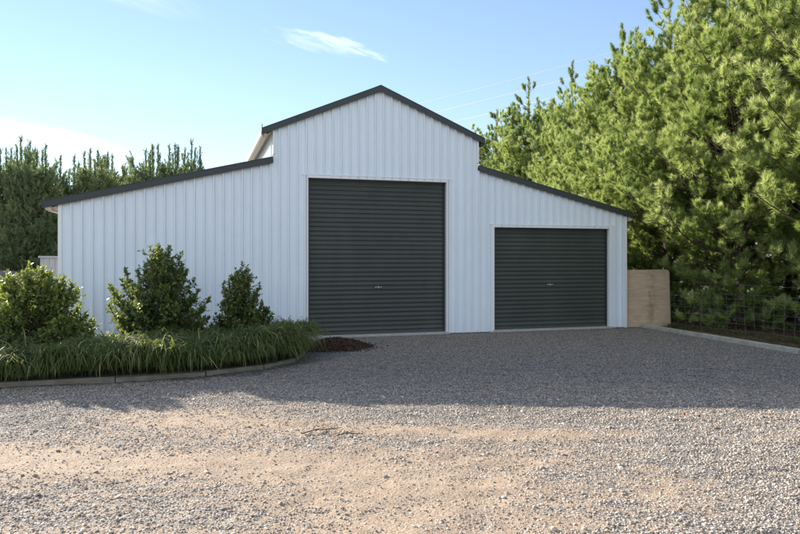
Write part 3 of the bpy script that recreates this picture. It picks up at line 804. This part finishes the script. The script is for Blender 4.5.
# rough grass at the foot of the fence
C = []
for _ in range(170):
    s = r.uniform(0, 7); off = abs(r.normal(0, .22))
    p = fa+fdir*s; C.append((p.x-.25+off, p.y+r.normal(0, .1), 0))
V, F, T = blades(np.array(C), 16, .16, .006, .05, r, .8)
tag(np_obj('fence_grass', np_mesh('fence_grass', V, F, M_GRASS, {'tint': T}, True)), 'thin rough grass growing along the foot of the wire fence', 'grass', kind='stuff')
# pine litter: needles and twigs beneath the trees
N = 16000
lx = r.uniform(6.3, 9.5, N); ly = r.uniform(-8, 3, N); X, Y = L2W(lx, ly); a = r.uniform(0, 3.14, N); ln = r.uniform(.04, .12, N)
dx, dy = np.cos(a)*ln, np.sin(a)*ln; z = r.uniform(.004, .03, N)
V = np.stack([np.stack([X, Y, z], -1), np.stack([X+dx, Y+dy, z+r.uniform(-.003, .02, N)], -1), np.stack([X+dx*.5-dy*.08, Y+dy*.5+dx*.08, z+.008], -1)], 1).reshape(-1, 3)
F = np.arange(len(V)).reshape(-1, 3)
tag(np_obj('needle_litter', np_mesh('needle_litter', V, F, simple('dead_needles', (.10, .06, .035), (.30, .19, .11), 4))), 'brown fallen pine needles and twigs beneath the right pines', 'litter', kind='stuff')

# ------------------------------------------------------------------ shrubs
def leafset(P, D, size, r, tint):
    """one folded pointed leaf per point, axis D"""
    N = len(P); D = unit(D)
    s = unit(np.cross(D, r.normal(0, 1, (N, 3))+np.array([0, 0, 1.2]))); nrm = np.cross(s, D)
    L = size*r.uniform(.65, 1.2, N)[:, None]; W = L*.46
    tip = P+D*L; mid1 = P+D*L*.35; mid2 = P+D*L*.72-nrm*L*.03
    a = mid1+s*W*.5+nrm*W*.16; b_ = mid1-s*W*.5+nrm*W*.16; c = mid2+s*W*.38+nrm*W*.1; d = mid2-s*W*.38+nrm*W*.1
    V = np.stack([P, a, c, tip, d, b_, mid1, mid2], 1).reshape(-1, 3)
    f = np.array([(0, 1, 6, 6), (1, 2, 7, 6), (2, 3, 7, 7), (3, 4, 7, 7), (4, 5, 6, 7), (5, 0, 6, 6)])
    tri = []
    for q in f:
        tri.append((q[0], q[1], q[2]))
        if q[3] != q[2]: tri.append((q[0], q[2], q[3]))
    tri = np.array(tri)
    F = (tri[None]+(np.arange(N)*8)[:, None, None]).reshape(-1, 3)
    return V, F, np.repeat(np.clip(tint, 0, 1), 8)
def shrub(x, y, H, rx, ry, seed, lab, nst=46, leaf=.068, prof_=None, tint0=.44, dens=1.0, low=.03):
    r = np.random.default_rng(seed); t = empty('shrub', (x, y, .06)); tag(t, lab, 'shrub')
    wood = MB(); P, D, T = [], [], []
    pr = prof_ or [(0, .60), (.25, .98), (.45, 1.0), (.7, .72), (.88, .38), (1, .08)]
    xs, ys = zip(*pr)
    main = []
    for k in range(nst):
        a = r.uniform(0, 6.28); hh = H*(low+(1-low)*(k+.5)/nst)
        q = np.interp(hh/H, xs, ys)*r.uniform(.68, 1.0)*(1+.06*math.sin(3*a+seed)+.06*math.sin(5*a+hh*4))
        end = np.array([math.cos(a)*q*rx, math.sin(a)*q*ry, hh+r.normal(0, .04)])
        if k >= nst-3: end = np.array([r.normal(0, .05), r.normal(0, .05), H*(1-.05*(nst-1-k))])
        st_ = np.array([r.normal(0, .03), r.normal(0, .03), max(0, hh*.35-.1)])
        mid = (st_+end)/2+np.array([0, 0, -.10*H*q])*.4
        pts = np.array([(1-u)**2*st_+2*u*(1-u)*mid+u*u*end for u in np.linspace(0, 1, 7)])
        wood.tube([tuple(p) for p in pts], list(np.linspace(.012, .004, 7)), 4, False)
        ntw = int(38*dens*max(.5, q))
        for j in range(ntw):
            u = r.uniform(.25, 1)**.75; f = u*6; i = min(int(f), 5); p = pts[i]+(pts[i+1]-pts[i])*(f-i)
            bd = unit(pts[i+1]-pts[i]); td = unit(bd*.6+r.normal(0, .6, 3)+np.array([0, 0, .35])); tl = r.uniform(.08, .22)
            if u > .97 or j == 0: p = pts[-1]; td = unit(bd+np.array([0, 0, .5])); tl = .12
            wood.tube([tuple(p), tuple(p+td*tl)], [.004, .002], 3, False)
            nl = int(r.integers(7, 12))
            for m_ in range(nl):
                s = (m_+.6)/nl
                d = td*.5+r.normal(0, .65, 3)+np.array([0, 0, .12])
                P.append(p+td*tl*s); D.append(d); T.append(tint0+.28*(u-.6)+.22*(s-.4)+.12*(hh/H-.5)+r.normal(0, .12))
    V, F, TT = leafset(np.array(P), np.array(D), leaf, r, np.array(T))
    np_obj('crown', np_mesh('crown', V, F, M_LEAF, {'tint': TT}), t)
    wood.tube([(0, 0, -.08), (.01, .01, H*.45)], [.028, .018], 8)
    wood.build('stem', M_STEM, t, smooth=True)
shrub(-5.72, 10.35, 1.45, .92, .8, 31, 'wide sunlit yellow-green shrub at the left edge of the planting bed', 112, .070, [(0, .8), (.3, 1.0), (.5, .95), (.75, .7), (.92, .4), (1, .1)], .58, 1.15)
shrub(-4.02, 11.1, 1.76, .90, .80, 52, 'tallest dark glossy shrub, in the middle of the planting bed against the wall', 104, .066, [(0, .6), (.2, .95), (.42, 1.0), (.65, .78), (.85, .45), (1, .1)], .42, 1.1)
shrub(-2.78, 11.75, 1.44, .58, .52, 53, 'slim conical shrub nearest the tall roller door', 60, .066, [(0, .6), (.25, 1), (.5, .85), (.75, .5), (.9, .3), (1, .12)], .42, .95)

# ------------------------------------------------------------------ mulch heap and fallen leaves
r = np.random.default_rng(5)
b = MB(); cx, cy = -1.22, 12.75
K = 22; rings = 6
b.v.append((0, 0, .16))
for i in range(1, rings+1):
    for k in range(K):
        a = 2*math.pi*k/K; q = i/rings; R0 = 1+.15*math.sin(2*a+1)+.1*math.sin(5*a)
        b.v.append((.55*q*R0*math.cos(a), .60*q*R0*math.sin(a), .16*(1-q**1.6)+.03*r.random()*(1-q)-.012))
b.f += [(0, 1+k, 1+(k+1) % K) for k in range(K)]
for i in range(rings-1):
    for k in range(K): b.f.append((1+i*K+k, 1+(i+1)*K+k, 1+(i+1)*K+(k+1) % K, 1+i*K+(k+1) % K))
for _ in range(2600):
    a = r.uniform(0, 6.28); q = r.random()**.6*(1.08 if r.random() < .88 else 1.5); R0 = 1+.15*math.sin(2*a+1)+.1*math.sin(5*a)
    c = Vector((.55*q*R0*math.cos(a), .60*q*R0*math.sin(a), max(0, .16*(1-min(q, 1)**1.6))+.012+r.uniform(0, .03)))
    u = Vector(r.normal(0, 1, 3)).normalized()*r.uniform(.012, .035); w_ = Vector(r.normal(0, 1, 3)).cross(u).normalized()*r.uniform(.005, .013); h_ = u.cross(w_).normalized()*.003
    b.add([c-u-w_, c+u-w_, c+u+w_, c-u+w_, c-u-w_+h_, c+u-w_+h_, c+u+w_+h_, c-u+w_+h_], [(0, 3, 2, 1), (4, 5, 6, 7), (0, 1, 5, 4), (1, 2, 6, 5), (2, 3, 7, 6), (3, 0, 4, 7)])
o = b.build('mulch_heap', M_MULCH); o.location = (cx, cy, 0); tag(o, 'low heap of dark bark mulch between the planting bed and the tall roller door', 'mulch heap')
M_DL = simple('dead_leaf', (.13, .055, .03), (.26, .13, .08), 20, .7, .3)
b = MB(); b.add([(0, 0, .004), (.022, -.016, .013), (.052, -.012, .016), (.075, 0, .008), (.05, .016, .018), (.02, .018, .012), (.035, 0, .006)], [(0, 1, 6), (1, 2, 6), (2, 3, 6), (3, 4, 6), (4, 5, 6), (5, 0, 6)])
leaf0 = b.build('fallen_leaf', M_DL)
pts = [(253,404),(300,400),(355,411),(560,437),(430,441),(298,411),(686,418),(655,412),(770,415),(582,375),(520,366),(640,387),(310,385),(736,372),(330,436),(95,430),(700,437),(470,388),(225,404),(610,356),(505,372),(548,391),(450,363),(600,382),(690,364),(400,372),(365,378),(412,395),(590,452),(660,470),(480,430),(180,398),(140,444),(745,395),(395,427)]
for i, (u, v_) in enumerate(pts):
    x, y = px(u, v_); o = leaf0 if i == 0 else leaf0.copy()
    if i: COL.objects.link(o)
    o.location = (x, y, float(height(np.array(x), np.array(y)))+.014); o.rotation_euler = (random.uniform(-.3, .3), random.uniform(-.3, .3), random.uniform(0, 6)); s = random.uniform(.6, 1.1); o.scale = (s, s, s)
    tag(o, 'small dry reddish-brown leaf fallen on the gravel', 'leaf', 'dry leaves scattered over the gravel')

for (u, v_, L_, az_, lab) in ((322, 433, .42, .5, 'thin dark forked twig lying on the sunlit dirt, the left of the two fallen twigs'), (350, 437, .26, .15, 'short dark twig on the sunlit dirt, the right of the two fallen twigs')):
    x, y = px(u, v_); b = MB(); z = .012
    P_ = [(-L_/2, 0, z-.004), (-L_/5, .012, z+.012), (L_/8, -.008, z+.010), (L_/2, .01, z+.002)]
    b.tube(P_, [.007, .006, .005, .003], 6); b.tube([P_[1], (L_*.05, .06, z+.012), (L_*.2, .10, z+.004)], [.005, .004, .002], 5)
    b.tube([P_[2], (L_*.3, -.05, z+.014)], [.004, .002], 5)
    o = b.build('fallen_twig', M_STEM); o.location = (x, y, float(height(np.array(x), np.array(y)))+.004); o.rotation_euler = (0, 0, az_); tag(o, lab, 'twig')

# ------------------------------------------------------------------ power lines
for (y0_, y1_, lab) in ((90.8, 60.0, 'topmost of the three pale power lines crossing the sky'), (103.8, 74.2, 'middle of the three pale power lines crossing the sky'), (118.0, 89.5, 'lowest of the three pale power lines, mostly hidden by pines')):
    zc = 20.5 if y0_ < 100 else (18.6 if y0_ < 110 else 16.6)
    def q(x, y): Z = (zc-CAMZ)*670/(258-y); return Vector(((x-400)/670*Z, Z, zc))
    a_, b_ = q(470, y0_), q(585, y1_); d = b_-a_
    pts = []
    for k in range(25):
        s = -1.6+4.4*k/24; p = a_+d*s; pts.append((p.x, p.y, zc+.12*(s-.5)**2-.03))
    b = MB(); b.tube(pts, .026, 5); tag(b.build('power_line', M_CABLE), lab, 'cable', 'power lines crossing the sky')
